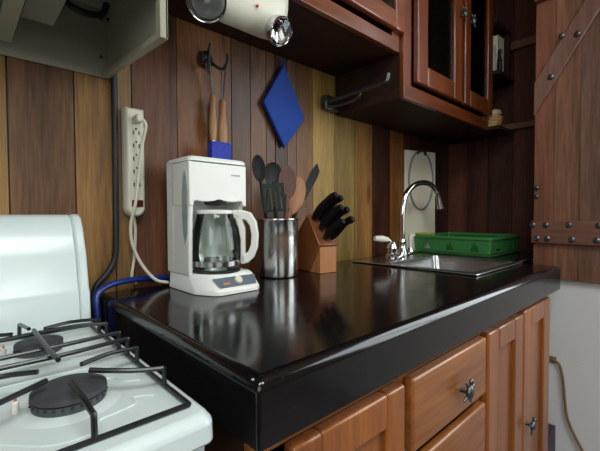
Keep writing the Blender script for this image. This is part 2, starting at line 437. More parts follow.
# ------------------------------------------------------------------ cabinet building blocks
def turtle_knob(parent, x, y, z, rz=0, sc=1, tilt=.35):
    """cast knob: shell, head and four flippers on a short stem, facing -y"""
    mb = MB()
    R = Matrix.Rotation(tilt, 3, 'Y')
    def at(dx, dz, dy=0): return Vector((x, y, z)) + R @ Vector((dx*sc, dy*sc, dz*sc))
    mb.cyl((x, y, z), (x, y-.016*sc, z), .006*sc, 10)
    mb.ball(at(0, 0, -.019), .0125*sc, (1, .65, 1.25), R)
    mb.ball(at(0, .022, -.019), .006*sc, (1, .8, 1.2), R)
    for dx, dz, a in ((.015, .013, -.9), (-.015, .013, .9), (.013, -.015, .8), (-.013, -.015, -.8)):
        mb.ball(at(dx, dz, -.017), .0042*sc, (.85, .7, 2.3), R @ Matrix.Rotation(-a, 3, 'Y'), 10, 8)
    return mb.build('knob', M['pewter'], parent)
def door(parent, x0, x1, z0, z1, yf, th, st, rail, mv, mh, glassy=False, pm=None, name='door'):
    """stiles and rails around a recessed panel or pane; front face at yf"""
    mb = MB()
    mb.box(x0, x0+st, yf, yf+th, z0, z1); mb.box(x1-st, x1, yf, yf+th, z0, z1)
    mb.box(x0+st-.0005, x1-st+.0005, yf, yf+th, z0, z0+rail); mb.box(x0+st-.0005, x1-st+.0005, yf, yf+th, z1-rail, z1)
    d = mb.build(name, mv, parent, bevel=.005, seg=3)
    if glassy:
        MB().box(x0+st-.004, x1-st+.004, yf+.010, yf+.014, z0+rail-.004, z1-rail+.004).build('pane', M['pane'], d, smooth=False)
    else:
        MB().box(x0+st-.004, x1-st+.004, yf+.011, yf+.017, z0+rail-.004, z1-rail+.004).build('panel', pm or mv, d, smooth=False)
    return d
def carcass(parent, x0, x1, y0, y1, z0, z1, mat, fm, name='carcass', shelf=None, fr=.03, open_front=True):
    mb = MB(); t = .016
    mb.box(x0, x0+t, y0+.018, y1, z0, z1); mb.box(x1-t, x1, y0+.018, y1, z0, z1)
    mb.box(x0+t, x1-t, y0+.018, y1, z0, z0+t); mb.box(x0+t, x1-t, y0+.018, y1, z1-t, z1); mb.box(x0+t, x1-t, y1-.008, y1, z0+t, z1-t)
    for s in shelf or []: mb.box(x0+t, x1-t, y0+.05, y1-.008, s, s+.014)
    c = mb.build(name, mat, parent, smooth=False)
    mb = MB()
    mb.box(x0, x0+fr, y0, y0+.018, z0, z1); mb.box(x1-fr, x1, y0, y0+.018, z0, z1)
    mb.box(x0+fr, x1-fr, y0, y0+.018, z0, z0+fr); mb.box(x0+fr, x1-fr, y0, y0+.018, z1-fr, z1)
    mb.build('face_frame', fm, parent, bevel=.002)
    return c

# ------------------------------------------------------------------ base cabinets
YB = .372; ZB0, ZB1 = .10, .8345
def base(label, x0, x1):
    t = thing('base_cabinet', label, 'cabinet', ((x0+x1)/2, .69, 0))
    carcass(t, x0, x1, YB, YW-.004, ZB0, ZB1, M['cabshade'], M['cabx'])
    MB().box(x0, x1, YB+.06, YB+.08, 0, ZB0).build('toe_kick', M['cabshade'], t, smooth=False)
    return t
def relocate(t):
    """vertices were laid out in room coordinates: bring parts under the thing's own base point"""
    inv = Matrix.Translation(-Vector(t.location))
    def rec(o):
        for c in o.children:
            if c.type == 'MESH': c.data.transform(inv)
            rec(c)
    rec(t)
    return t
b1 = base('base cabinet beside the stove, with one panelled door near the countertop corner', .262, .592)
door(b1, .312, .580, .14, .808, .350, .022, .055, .06, M['cab'], M['cabx'])
relocate(b1)
b2 = base('base cabinet with a stack of plain fronted drawers below the knife block', .594, .957)
def drawer(par, x0, x1, z0, z1):
    d = MB().box(x0, x1, .350, .372, z0, z1).build('drawer', M['cabx'], par, bevel=.006, seg=3)
    MB().box(x0+.02, x1-.02, .372, .90, z0+.02, z1-.03).build('drawer_box', M['cabshade'], d, smooth=False)
    return d
for z0, z1 in ((.668, .808), (.41, .645), (.135, .39)):
    d = drawer(b2, .606, .950, z0, z1)
    turtle_knob(d, .808, .350, (z0+z1)/2-.014 if z0 > .6 else (z0+z1)/2, sc=1.0)
relocate(b2)
b3 = base('base cabinet with two panelled doors under the sink beside the white wall', .959, 1.545)
d = door(b3, .967, 1.232, .14, .812, .350, .022, .07, .06, M['cab'], M['cabx'])
d = door(b3, 1.243, 1.523, .14, .818, .350, .022, .07, .06, M['cab'], M['cabx'])
turtle_knob(d, 1.268, .350, .468, tilt=1.1)
relocate(b3)

# ------------------------------------------------------------------ upper cabinets
YU = .697
ul = thing('wall_cabinet', 'shallow upper cabinet over the coffee maker, its glazed door cut by the picture top', 'cabinet', (.73, .86, 1.669))
carcass(ul, .30, 1.142, YU+.02, YW-.004, 1.669, 2.35, M['cabshade'], M['cabredx'], shelf=[2.0], fr=.045)
for a, b in ((.335, .725), (.745, 1.172-.03)):
    door(ul, a, b, 1.728, 2.31, YU-.002, .022, .055, .06, M['cabredx'], M['cabredx'], glassy=True)
relocate(ul)
ur = thing('wall_cabinet', 'tall glazed upper cabinet with two knobbed doors hanging lowest over the sink', 'cabinet', (1.52, .86, 1.515))
carcass(ur, 1.144, 1.895, YU+.005, YW-.004, 1.515, 2.35, M['cabshade'], M['cabred'], shelf=[1.80, 2.08], fr=.05)
MB().box(1.1435, 1.8955, YU+.004, YU+.02, 1.5145, 1.56).build('bottom_rail', M['cabredx'], ur, bevel=.002)
d = door(ur, 1.200, 1.555, 1.575, 2.31, YU-.018, .022, .07, .07, M['cabred'], M['cabredx'], glassy=True)
turtle_knob(d, 1.535, YU-.018, 1.925, tilt=.2)
d = door(ur, 1.585, 1.888, 1.575, 2.31, YU-.018, .022, .055, .07, M['cabred'], M['cabredx'], glassy=True)
turtle_knob(d, 1.622, YU-.018, 1.925, tilt=.2)
relocate(ur)
cs = thing('corner_shelf', 'dark open shelves between the glazed upper cabinet and the alcove wall', 'shelf', (1.99, .86, 1.515))
for z in (1.515, 1.775, 2.02):
    MB().box(1.8965, XA-.037 if z != 2.02 else 2.088, YU-.045 if z != 2.02 else YU-.03, YW-.004, z, z+.018).build('shelf_board', M['cabshade'], cs, bevel=.002)
MB().box(2.070, 2.088, YU-.03, YW-.004, 1.793, 2.02).build('side_panel', M['cabshade'], cs, bevel=.002)
relocate(cs)
def book(label, x0, x1, z1, mat, rz=0):
    o = thing('book', label, 'book', (x0, .69, 1.7935), 0, 'books on the corner shelf')
    MB().box(x0, x1, .69, .692, 1.7935, z1).box(x0, x0+.002, .69, .83, 1.7935, z1).box(x1-.002, x1, .69, .83, 1.7935, z1).build('cover', mat, o, smooth=False)
    MB().box(x0+.0025, x1-.0025, .6925, .827, 1.796, z1-.003).build('pages', M['creamp'], o, smooth=False)
    relocate(o)
book('slim white book standing against the cabinet side on the corner shelf', 1.912, 1.952, 1.93, M['paper'])
book('taller cream book standing right of the slim white one on the corner shelf', 1.985, 2.06, 1.995, M['creamp'])
bt = thing('bottle', 'small dark bottle standing in front of the cream book on the corner shelf', 'bottle', (1.968, .678, 1.7935))
MB().lathe([(.009, 0), (.0105, .004), (.0105, .07), (.006, .088), (.006, .1)]).build('body', M['black'], bt)
MB().lathe([(.0085, .1), (.0085, .118), (.007, .12)]).build('cap', M['rubber'], bt)
bk = thing('basket', 'tan woven basket of crumpled cloth on the lowest corner shelf', 'basket', (1.985, .735, 1.5335))
ribs = [(.055, 0), (.060, .008), (.058, .015), (.063, .023), (.061, .030), (.066, .038), (.064, .045), (.068, .053), (.066, .058), (.061, .053), (.055, .008)]
MB().lathe(ribs, seg=28).build('basket_wall', M['tan'], bk)
mb = MB()
for k in range(6):
    a = k*1.05; mb.ball((.034*math.cos(a), .034*math.sin(a), .062+.010*(k % 3)), .027, (1.1, 1, .75))
mb.build('cloth', M['cloth'], bk)

# towel bar on the cabinet side, over the knife block
tb = thing('towel_bar', 'dark metal towel bar with upturned ends on the upper cabinet side', 'towel bar', (1.07, .86, 1.55))
MB().tube([(1.07, 1.0, 1.548), (1.07, .86, 1.553), (1.07, .735, 1.556), (1.07, .722, 1.562), (1.07, .716, 1.582)], .008, 12, 6).build('rail', M['pewter'], tb)
MB().tube([(1.07, 1.005, 1.535), (1.085, .95, 1.53), (1.085, .88, 1.532), (1.085, .85, 1.54), (1.085, .845, 1.556)], .006, 12, 6).build('lower_rail', M['pewter'], tb)
MB().box(1.055, 1.1435, .985, 1.012, 1.52, 1.575).build('bracket', M['pewter'], tb, bevel=.004)
relocate(tb)

# ------------------------------------------------------------------ shutter and white wall
st = thing('plank_shutter', 'brown plank shutter with diagonal brace and bolted batten on the white wall', 'shutter', (1.73, .29, .852))
xs = 1.722
sh = [(.158, .215, (107, 75, 63)), (.215, .31, (118, 86, 72)), (.31, .39, (132, 93, 72)), (.39, .459, (123, 79, 59))]
planks('board_panel', [(a, b, rgb(*c)) for a, b, c in sh], M['shutter'], 'X', xs, .010, .852, 2.18, parent=st, gap=.0006)
def batten(name, poly, x0, x1):
    mb = MB().prism(poly, 'X', x0, x1)
    bmesh.ops.recalc_face_normals(mb.bm, faces=mb.bm.faces)
    o = mb.build(name, M['bat'], st, bevel=.004)
    return o
M['bat'] = wood('batten_wood', rgb(128, 86, 68), rgb(92, 58, 46), 'Y', .38, 0, 22)
M['brace'] = wood('brace_wood', rgb(134, 98, 84), rgb(98, 68, 56), 'Z', .4, 0, 22)
batten('batten', [(.158, .992), (.462, .992), (.462, 1.082), (.158, 1.082)], xs-.02, xs)
batten('batten', [(.158, 1.95), (.462, 1.95), (.462, 2.04), (.158, 2.04)], xs-.02, xs)
o = batten('brace', [(.459, 1.500), (.459, 1.632), (.265, 1.949), (.19, 1.949)], xs-.018, xs); o.data.materials[0] = M['brace']
mb = None
for y, z in ((.318, 1.775), (.368, 1.785), (.400, 1.64), (.455, 1.065), (.41, 1.065), (.335, 1.067), (.245, 1.067), (.44, 1.012), (.405, 1.012), (.325, 1.012), (.25, 1.012)):
    R = Matrix.Rotation(-PI/2, 3, 'Y')
    MB().lathe([(.011, 0), (.011, .003), (.0075, .006), (.003, .0065)], (xs-.02, y, z), 14, R).build('bolt', M['pewter'], st)
mb = MB()
for z in (1.18, 1.215): mb.lathe([(.009, 0), (.009, .004), (.005, .008), (.002, .0085)], (xs, .448, z), 14, Matrix.Rotation(-PI/2, 3, 'Y'))
mb.build('hinge_bolt', M['pewter'], st)
relocate(st)
cd = thing('electrical_cord', 'tan cord drooping from a small plug on the white wall beside the cabinets', 'cord', (XR-.006, .39, .53))
MB().box(XR-.010, XR-.0005, .378, .402, .513, .537).build('plug', M['cord'], cd, bevel=.002)
MB().tube([(XR-.012, .388, .526), (XR-.018, .365, .515), (XR-.02, .352, .46), (XR-.02, .345, .38), (XR-.02, .335, .31), (XR-.02, .305, .24), (XR-.02, .26, .16), (XR-.02, .21, .06), (XR-.03, .17, .006)], .005, 8, 6).build('lead', M['cord'], cd)
relocate(cd)
bx = thing('storage_box', 'dark purple box on the floor between the sink cabinet and the white wall', 'box', (1.645, .44, 0))
MB().prism([(1.575, 0), (1.715, 0), (1.715, .275), (1.69, .285), (1.60, .20), (1.575, .18)], 'Y', .37, .56).build('body', M['purple'], bx, bevel=.004)
relocate(bx)

# ------------------------------------------------------------------ stove
sv = thing('gas_stove', 'white enamel gas stove with a tall sloping backguard', 'stove', (-.10, .62, 0))
SXa, SXb = -.40, .205
MB().box(SXa+.004, SXb-.004, .372, .985, .0, .862).build('body', M['white_enamel'], sv, bevel=.006)
MB().rrect([(.862, SXa, SXb, .356, .90, .012), (.886, SXa, SXb, .356, .90, .014), (.895, SXa+.006, SXb-.006, .364, .90, .014)]).build('cooktop', M['white_enamel'], sv, bevel=.003)
bg = [(.985, .88), (.858, .88), (.858, .90), (.862, .952), (.868, .960), (.885, 1.03), (.91, 1.085), (.925, 1.105), (.945, 1.113), (.97, 1.11), (.985, 1.095)]
MB().prism(bg, 'X', SXa+.02, SXb-.022).build('backguard', M['white_enamel'], sv, bevel=.003)
MB().prism([(y*1.0, z+.001 if z > .9 else z) for y, z in bg], 'X', SXb-.0215, SXb-.002).build('backguard_end', M['white_enamel'], sv, bevel=.005)
MB().prism([(y*1.0, z+.001 if z > .9 else z) for y, z in bg], 'X', SXa+.002, SXa+.0195).build('backguard_end', M['white_enamel'], sv, bevel=.005)
od = MB().box(SXa+.02, SXb-.02, .350, .372, .25, .74).build('oven_door', M['white_enamel'], sv, bevel=.006)
MB().tube([(SXa+.08, .350, .70), (SXa+.08, .315, .705), (SXb-.08, .315, .705), (SXb-.08, .350, .70)], .009, 12, 0).build('oven_handle', M['white_enamel'], od)
for k in range(5):
    kb = MB().lathe([(.022, 0), (.021, .012), (.016, .024), (.012, .025)], (SXa+.1+k*.1, .372, .80), 20, Matrix.Rotation(PI/2, 3, 'X')).build('control_knob', M['grey'], sv)
for cx in (.092, -.285):
    for cy, r in ((.490, .037), (.704, .031)):
        # pressed well ridges around each burner
        MB().lathe([(r+.018, .8945), (r+.012, .8962), (r-.002, .8975), (.01, .8975)], (cx, cy, 0), 32).build('burner_bowl', M['white_enamel'], sv)
        hd = MB().lathe([(r, .8975), (r, .906), (r-.003, .907), (.01, .907)], (cx, cy, 0), 40).build('burner_head', M['ring'], sv)
        prof = [(r-.004, .907), (r+.0015, .9085), (r+.001, .913), (r-.004, .9155), (r*.5, .9165), (.002, .9165)]
        cp = MB().lathe(prof, (cx, cy, 0), 40).build('burner_cap', M['burner'], hd)
        mb = MB()
        for k in range(26):
            a = 2*PI*k/26
            mb.ball((cx+(r+.0003)*math.cos(a), cy+(r+.0003)*math.sin(a), .9035), .0018, (1, 1, 1), None, 6, 4)
        mb.build('flame_ports', M['iron'], hd)
        ig = MB().lathe([(.0035, .896), (.0035, .908), (.0025, .909)], (cx-r-.012, cy+.012, 0), 12).build('igniter', M['porcelain'], sv)
        MB().lathe([(.0015, .909), (.0015, .914)], (cx-r-.012, cy+.012, 0), 8).build('electrode', M['orange'], ig)
# embossed drip grooves pressed into the top
def groove(pts):
    return MB().tube([(x, y, .8945) for x, y in pts], .0012, 6, 6)
gm = MB()
for pts in ([(.17, .44), (.15, .452), (.145, .435), (.125, .43), (.105, .425), (.095, .405), (.06, .41), (.02, .45)], [(.172, .495), (.155, .505), (.148, .525), (.135, .53)],
            [(.165, .56), (.12, .585), (.05, .59), (0, .585)], [(.16, .62), (.12, .64), (.06, .655), (0, .64)]):
    gm.tube([(x, y, .8948) for x, y in pts], .0014, 6, 6)
gm.build('drip_groove', M['white_enamel'], sv)
relocate(sv)

gr = thing('burner_grate', 'black wire grate over the two right-hand burners of the white stove', 'grate', (.09, .59, .895))
rr_ = .003
zb, zt = .8986, .9235
MB().tube([(.187, .385, zb), (.187, .80, zb), (-.03, .80, zb), (-.03, .385, zb), (.187, .385, zb)], rr_, 8, 0).build('base_frame', M['grate'], gr)
def fing(pts, r=.0031): MB().tube(pts, r, 8, 3).build('finger', M['grate'], gr)
fing([(.186, .450, zb), (.186, .450, .921), (.183, .451, zt-.003), (.15, .463, zt), (.112, .488, zt+.004)])
fing([(-.03, .45, zb), (-.03, .45, .92), (-.026, .451, zt-.003), (.02, .468, zt), (.070, .490, zt+.004)])
fing([(.092, .386, zb), (.092, .388, .92), (.092, .393, zt-.002), (.090, .42, zt+.003), (.088, .462, zt+.005)])
fing([(.186, .545, zb), (.186, .545, .92), (.183, .545, zt-.003), (.150, .538, zt+.001), (.110, .517, zt+.003)])
fing([(-.03, .545, zb), (-.03, .545, .92), (-.027, .545, zt-.003), (.03, .547, zt+.001), (.067, .527, zt+.003)])
fing([(.186, .585, zb), (.186, .585, .919), (.182, .585, .924), (.11, .577, .924), (.036, .578, .924), (-.026, .58, .924), (-.03, .58, .919), (-.03, .58, zb)])
fing([(.186, .625, zb), (.186, .625, .919), (.182, .625, .924), (.11, .620, .924), (.036, .618, .924), (-.026, .62, .924), (-.03, .62, .919), (-.03, .62, zb)])
fing([(.186, .69, zb), (.186, .69, .924), (.182, .69, zt+.002), (.14, .697, zt+.005), (.044, .692, zt+.005), (-.026, .69, zt+.002), (-.03, .69, .92), (-.03, .69, zb)])
fing([(.186, .735, zb), (.186, .735, .92), (.182, .735, zt), (.141, .737, zt+.003), (.102, .720, zt+.004)])
fing([(-.03, .735, zb), (-.03, .735, .92), (-.026, .735, zt), (.03, .735, zt+.003), (.060, .720, zt+.004)])
fing([(.077, .80, zb), (.077, .798, .92), (.078, .79, zt), (.083, .735, zt+.004)])
fing([(.089, .535, .9325), (.086, .60, .9335), (.083, .682, .9375)])
relocate(gr)

# ------------------------------------------------------------------ range hood
hd = thing('range_hood', 'open undersided cream range hood hanging over the stove', 'range hood', (-.06, .83, 1.43))
HX0, HX1, HY0, HY1, HZ = -.42, .287, .655, 1.012, 1.62
z_b, z_f = 1.452, 1.427
def zq(y): return z_f+(z_b-z_f)*(y-HY0)/(HY1-HY0)
side = [(HY0, zq(HY0)), (HY1, zq(HY1)), (HY1, HZ), (HY0, HZ)]
mb = MB()
mb.prism(side, 'X', HX1-.003, HX1); mb.prism(side, 'X', HX0, HX0+.003)
mb.box(HX0+.003, HX1-.003, HY1-.003, HY1, z_b, HZ-.003); mb.box(HX0+.003, HX1-.003, HY0, HY0+.003, 1.51, HZ-.003)
mb.box(HX0, HX1, HY0, HY1, HZ-.003, HZ)
mb.build('shell', M['hood'], hd, smooth=False)
lip = [(HY0, zq(HY0)-.001), (HY1, zq(HY1)-.001), (HY1, zq(HY1)+.012), (HY0+.02, zq(HY0)+.013), (HY0+.018, HZ-.01), (HY0, HZ-.01)]
MB().prism(lip, 'X', HX1-.014, HX1+.001).build('rolled_edge', M['hood'], hd, bevel=.0015)
MB().box(HX0+.003, HX1-.014, HY0-.001, HY0+.014, 1.508, 1.521).build('front_lip', M['hood'], hd, bevel=.0015)
MB().tube([(.175, .955, 1.60), (.19, .95, 1.577), (.21, .945, 1.566), (.235, .95, 1.568), (.262, .96, 1.582), (.275, .97, 1.612)], .0075, 10, 6).build('wire', M['rubber'], hd)
MB().box(.105, .163, .70, .95, 1.516, 1.60).build('duct_box', M['hood'], hd, bevel=.002)
MB().box(-.25, .066, .70, .955, 1.472, 1.53).build('light_lens', M['hood_lens'], hd, bevel=.006)
MB().box(.066, .092, .69, .965, 1.464, 1.60).build('light_bracket', M['hood'], hd, bevel=.002)
MB().ball((.079, .962, 1.472), .005).build('screw', M['chrome'], hd)
for x, z in ((.272, 1.592), (.271, 1.50)):
    MB().ball((x, HY1-.006, z), .004).build('screw', M['iron'], hd)
for y, z in ((.985, 1.586),):
    MB().ball((HX1-.005, y, z), .004).build('screw', M['iron'], hd)
relocate(hd)
hc = tag(MB().tube([(.299, 1.005, 1.47), (.300, 1.007, 1.36), (.299, 1.007, 1.2), (.297, 1.006, 1.06), (.292, 1.004, 1.0), (.272, 1.0, .965), (.245, 1.0, .93), (.238, 1.0, .85), (.238, 1.0, .7)], .0075, 10, 6).build('hood_cord', M['rubber']),
         'thick black cord running down the plank wall from the range hood corner', 'cord')
hs = tag(MB().tube([(.235, .93, .75), (.236, .945, .88), (.238, .957, .922), (.266, .968, .941), (.315, .982, .946), (.37, 1.0, .943), (.43, 1.003, .937), (.50, 1.005, .9295), (.60, 1.005, .9285)], .0075, 10, 6).build('blue_hose', M['bluehose']),
         'glossy blue hose bending over the countertop end behind the stove', 'hose')

# ------------------------------------------------------------------ power strip
ps = thing('power_strip', 'cream power strip hung upright on the plank wall beside the black cord', 'power strip', (.345, YW-.002, 1.25))
w, z0, z1 = .024, 1.105, 1.385
mb = MB()
ring = lambda y, ins: [(.341+(w-ins)*math.cos(a), y, 1.130+(w-ins)*math.sin(a)) for a in [PI+PI*k/10 for k in range(11)]] + [(.341+(w-ins), y, z1-ins), (.341-(w-ins), y, z1-ins)]
mb.rings([ring(YW-.002, 0), ring(YW-.030, .001), ring(YW-.036, .006)])
body = mb.build('body', M['cream'], ps, bevel=.002)
for k in range(6):
    z = 1.355-k*.033
    mb = MB().box(.334, .337, YW-.0368, YW-.0355, z-.006, z+.004).box(.348, .351, YW-.0368, YW-.0355, z-.006, z+.004)
    mb.ball((.3425, YW-.036, z+.009), .0026, (1, .4, 1), None, 8, 6)
    mb.build('outlet', M['darkslot'], ps)
MB().box(.329, .357, YW-.0385, YW-.035, 1.132, 1.150).build('switch', M['maroon'], ps, bevel=.0015)
MB().ball((.341, YW-.036, 1.163), .0028).build('indicator_light', M['red'], ps)
MB().tube([(.341, YW-.012, 1.110), (.345, YW-.010, 1.07), (.342, YW-.008, 1.0), (.335, YW-.008, .95), (.345, YW-.012, .93)], .004, 8, 6).build('cord', M['cream'], ps)
relocate(ps)

# ------------------------------------------------------------------ coffee maker
TH = 0
CX, CY = .494, .860
cm = thing('coffee_maker', 'white drip coffee maker with a grey control panel on the countertop', 'coffee maker', (CX, CY, .9205), TH)
W = .082
def plan(z, y0, ins=0, chx=.034, chy=.066, back=.105):
    # footprint with the two front corners drawn in
    w = W-ins
    pts = [(-w, back-.012), (-w, y0+chy), (-w+.002, y0+chy-.012), (-w+chx-.008, y0+.008), (-w+chx+.006, y0),
           (w-chx*.6, y0), (w-.006, y0+.012), (w, y0+.03), (w, back-.012), (w-.012, back), (-w+.012, back)]
    return [(x, y, z) for x, y in pts]
MB().rings([plan(0, -.103), plan(.010, -.103), plan(.0135, -.100, .001), plan(.040, -.074, .002), plan(.045, -.068, .006)]).build('base', M['plastic'], cm, bevel=.0015)
mb = MB()
mb.box(-W, W, .062, .105, .040, .329)                      # back column
for sx in (-1, 1):                                          # cheeks beside the jug, widest at the top
    prof = [(.07, .040), (-.018 if sx < 0 else .03, .040), (-.020 if sx < 0 else .024, .12), (-.022 if sx < 0 else .0, .19), (-.027, .225), (.07, .225)]
    mb.prism(prof, 'X', sx*(W-.0007), sx*(W-.012))
mb.build('water_tank', M['plastic'], cm, bevel=.004)
n = 14
top, ring0 = [], []
def arch(y, z_top, dz=0):
    # front outline of the brew head: square shoulders, an arch cut up into its lower edge
    pts = [(-W, z_top), (-W, .213-dz)]
    for k in range(n+1):
        a = PI-PI*k/n
        pts.append(((W-.011)*math.cos(a), .186-dz+.040*math.sin(a)**.7+.027*(abs(math.cos(a))**4)))
    pts += [(W, .213-dz), (W, z_top)]
    return [(x, y, z) for x, z in pts]
MB().rings([arch(.07, .322), arch(-.020, .322), arch(-.027, .319)]).build('brew_head', M['plastic'], cm, bevel=.002)
MB().rrect([(.3225, -W-.001, W+.001, -.029, .106, .012), (.329, -W-.001, W+.001, -.029, .106, .012), (.334, -W+.004, W-.004, -.024, .101, .012)]).build('lid', M['plastic'], cm)
MB().lathe([(.060, .045), (.061, .0485), (.054, .050), (.01, .0495)], (0, -.010, 0)).build('warming_plate', M['iron'], cm)
MB().lathe([(.020, .232), (.030, .222), (.022, .216), (.006, .214)], (0, -.005, 0)).build('drip_nozzle', M['black'], cm)
slope = math.atan2(.0265, .026)
pm = Matrix.Translation((.006, -.0872, .02675)) @ Matrix.Rotation(slope, 4, 'X')
cpn = MB().prism([(-.048, -.0145), (.056, -.0145), (.064, .0145), (-.058, .0145)], 'Z', .0005, .0022, pm).build('control_panel', M['grey'], cm, bevel=.0008)
MB().lathe([(.0105, .002), (.0105, .006), (.009, .008), (.002, .008)], (0, 0, 0), 24).build('dial', M['cream'], cpn, xf=pm @ Matrix.Translation((.008, .001, 0)))
MB().box(-.036, -.018, -.007, -.002, .0022, .0027, pm).build('indicator', M['orange'], cpn)
gl = [(.118, 0), (.145, .010), (.19, .015), (.24, .015), (.285, .009), (.305, 0)]
MB().prism([(-.004-a, z) for z, a in gl]+[(-.004+a, z) for z, a in gl[::-1][1:-1]], 'X', -W-.0012, -W+.001).build('water_window', M['greywin'], cm)
MB().box(.036, .062, -.0285, -.0265, .292, .2955).build('badge', M['greywin'], cm)
cl = MB().tube([(.347, YW-.066, 1.352), (.356, YW-.066, 1.335), (.352, YW-.05, 1.29), (.345, YW-.045, 1.22), (.335, YW-.044, 1.14), (.328, YW-.03, 1.09), (.332, YW-.024, 1.04), (.352, YW-.03, .985), (.382, .972, .942), (.415, .968, .930)], .0042, 8, 6).build('cord', M['cream'], cm, xf=L(cm))
MB().box(.333, .351, YW-.068, YW-.0385, 1.343, 1.362).build('plug', M['cream'], cl, bevel=.004, xf=L(cm))
cf = thing('carafe', 'clear glass carafe with a white handle on the coffee maker plate', 'carafe', (CX-.002, CY-.010, .9205+.0508), TH)
CR = .0635
prof = [(.04, 0), (.056, .002), (.061, .010), (CR, .035), (.0625, .068), (.057, .105), (.048, .135), (.043, .148)]
MB().lathe(prof, seg=40, cap1=False).build('glass_bowl', M['carafe'], cf)
MB().lathe([(.0618, .011), (.0632, .012), (.0642, .024), (.0634, .025)], seg=40, cap0=False, cap1=False).build('base_band', M['steel'], cf)
MB().lathe([(.0465, .142), (.0475, .143), (.0475, .150), (.043, .152), (.02, .153), (.004, .153)], seg=36).build('collar_lid', M['plastic'], cf)
ha = math.radians(-44)
RH = Matrix.Rotation(ha, 4, 'Z')
# grip drawn as a closed band, its opening left clear
outer = [(.046, .152), (.070, .152), (.092, .145), (.106, .122), (.111, .09), (.109, .056), (.099, .030), (.084, .016), (.066, .014)]
inner = [(.048, .130), (.064, .127), (.079, .126), (.089, .112), (.0935, .088), (.0915, .062), (.085, .045), (.076, .039), (.0665, .038)]
mb = MB()
rings = []
for (a, b), (c, d) in zip(outer, inner):
    rings.append([(a, -.0095, b), (a, .0095, b), (c, .0095, d), (c, -.0095, d)])
mb.rings(rings)
mb.prism([(.065, .014), (.077, .014), (.077, .105), (.068, .132), (.051, .148), (.050, .135), (.058, .118), (.0655, .075)], 'Y', -.0095, .0095)
mb.build('handle', M['plastic'], cf, bevel=.003, xf=RH)

# ------------------------------------------------------------------ utensil crock and its contents
KX, KY = .738, .895
ck = thing('utensil_crock', 'polished stainless steel pot holding kitchen utensils beside the coffee maker', 'pot', (KX, KY, .9205))
MB().lathe([(.056, 0), (.061, .003), (.0625, .012), (.0635, .06), (.063, .12), (.0625, .172), (.065, .1755), (.0648, .178), (.0605, .177), (.060, .12), (.060, .02), (.05, .006), (.002, .006)], seg=48).build('wall', M['steel'], ck)
GU = 'utensils in the steel pot'
def utensil(name, label, base_, tip, cat):
    """frame whose local z runs from the pot floor to the tip of the tool"""
    o = thing(name, label, cat, base_, 0, GU)
    d = (Vector(tip)-Vector(base_)); q = d.to_track_quat('Z', 'Y')
    # keep the local x axis level and the broad side (y) turned to the room
    z = d.normalized(); x = Vector((.80, -.60, 0)); x = (x-z*x.dot(z)).normalized(); y = z.cross(x)
    m = Matrix((x, y, z)).transposed()
    o.rotation_euler = m.to_euler()
    return o, d.length
zf = .9285
def spoon(name, label, b, t, mat, w, hl, cat='spoon', bowl=.004, th=.004, hr=.005):
    o, Ln = utensil(name, label, b, t, cat)
    MB().tube([(0, 0, 0), (0, 0, Ln*.5), (0, 0, Ln-hl*.85)], hr, 10, 3).build('handle', mat, o)
    mb = MB(); n = 20; rings = []
    for k in range(15):
        u = k/14; a = u*PI
        z = Ln-hl*(1-(1-math.cos(a))/2); ww = w*max(.12, math.sin(a))
        cy = bowl*math.sin(a)
        rings.append([(ww*math.cos(2*PI*i/n), cy+max(th*.25, th*math.sin(a)**.5)*math.sin(2*PI*i/n)+bowl*(-(math.cos(2*PI*i/n))**2)*math.sin(a)*1.2, z) for i in range(n)])
    mb.rings(rings).build('bowl', mat, o)
    return o
spoon('ladle', 'round black ladle at the left back of the steel pot', (.735, .915, zf), (.688, .935, 1.297), M['black'], .021, .085, 'ladle', .010, .009)
spoon('serving_spoon', 'broad black serving spoon behind the dark wooden spoon', (.755, .905, zf), (.752, .94, 1.280), M['black'], .030, .075, 'spoon', .010, .007)
spoon('wooden_spoon', 'dark brown wooden spoon standing in the middle of the steel pot', (.735, .868, zf), (.757, .868, 1.262), M['spoon_d'], .029, .105, 'spoon', .006, .006, .007)
spoon('wooden_spoon', 'light tan wooden spoon leaning right behind the dark brown wooden spoon', (.715, .895, zf), (.862, .930, 1.240), M['spoon_l'], .036, .145, 'spoon', .002, .006, .008)
o, Ln = utensil('spatula', 'dark green slotted turner at the left front of the steel pot', (.728, .870, zf), (.695, .868, 1.205), 'spatula')
MB().tube([(0, 0, 0), (0, 0, Ln-.07)], .005, 8, 0).build('handle', M['black'], o)
mb = MB()
for k in range(5): mb.box(-.034+.0145*k, -.024+.0145*k, -.0015, .0015, Ln-.078, Ln-.012)
mb.box(-.034, .034, -.0015, .0015, Ln-.086, Ln-.077); mb.box(-.034, .034, -.0015, .0015, Ln-.013, Ln)
mb.build('slotted_blade', M['greendk'], o, bevel=.0008)
o, Ln = utensil('palette_knife', 'black pointed blade leaning furthest right out of the steel pot', (.700, .905, zf), (.952, .925, 1.292), 'knife')
MB().tube([(0, 0, 0), (0, 0, Ln-.15)], .006, 8, 0).build('handle', M['black'], o)
MB().prism([(-.012, Ln-.155), (.012, Ln-.155), (.017, Ln-.06), (.015, Ln-.03), (-.006, Ln), (-.014, Ln-.04)], 'Y', -.0012, .0012).build('blade', M['black'], o)

# ------------------------------------------------------------------ knife block and knives
kb = thing('knife_block', 'slanted reddish wooden knife block with a pale foot, beside the steel pot', 'knife block', (.897, .878, .9205), math.radians(-99))
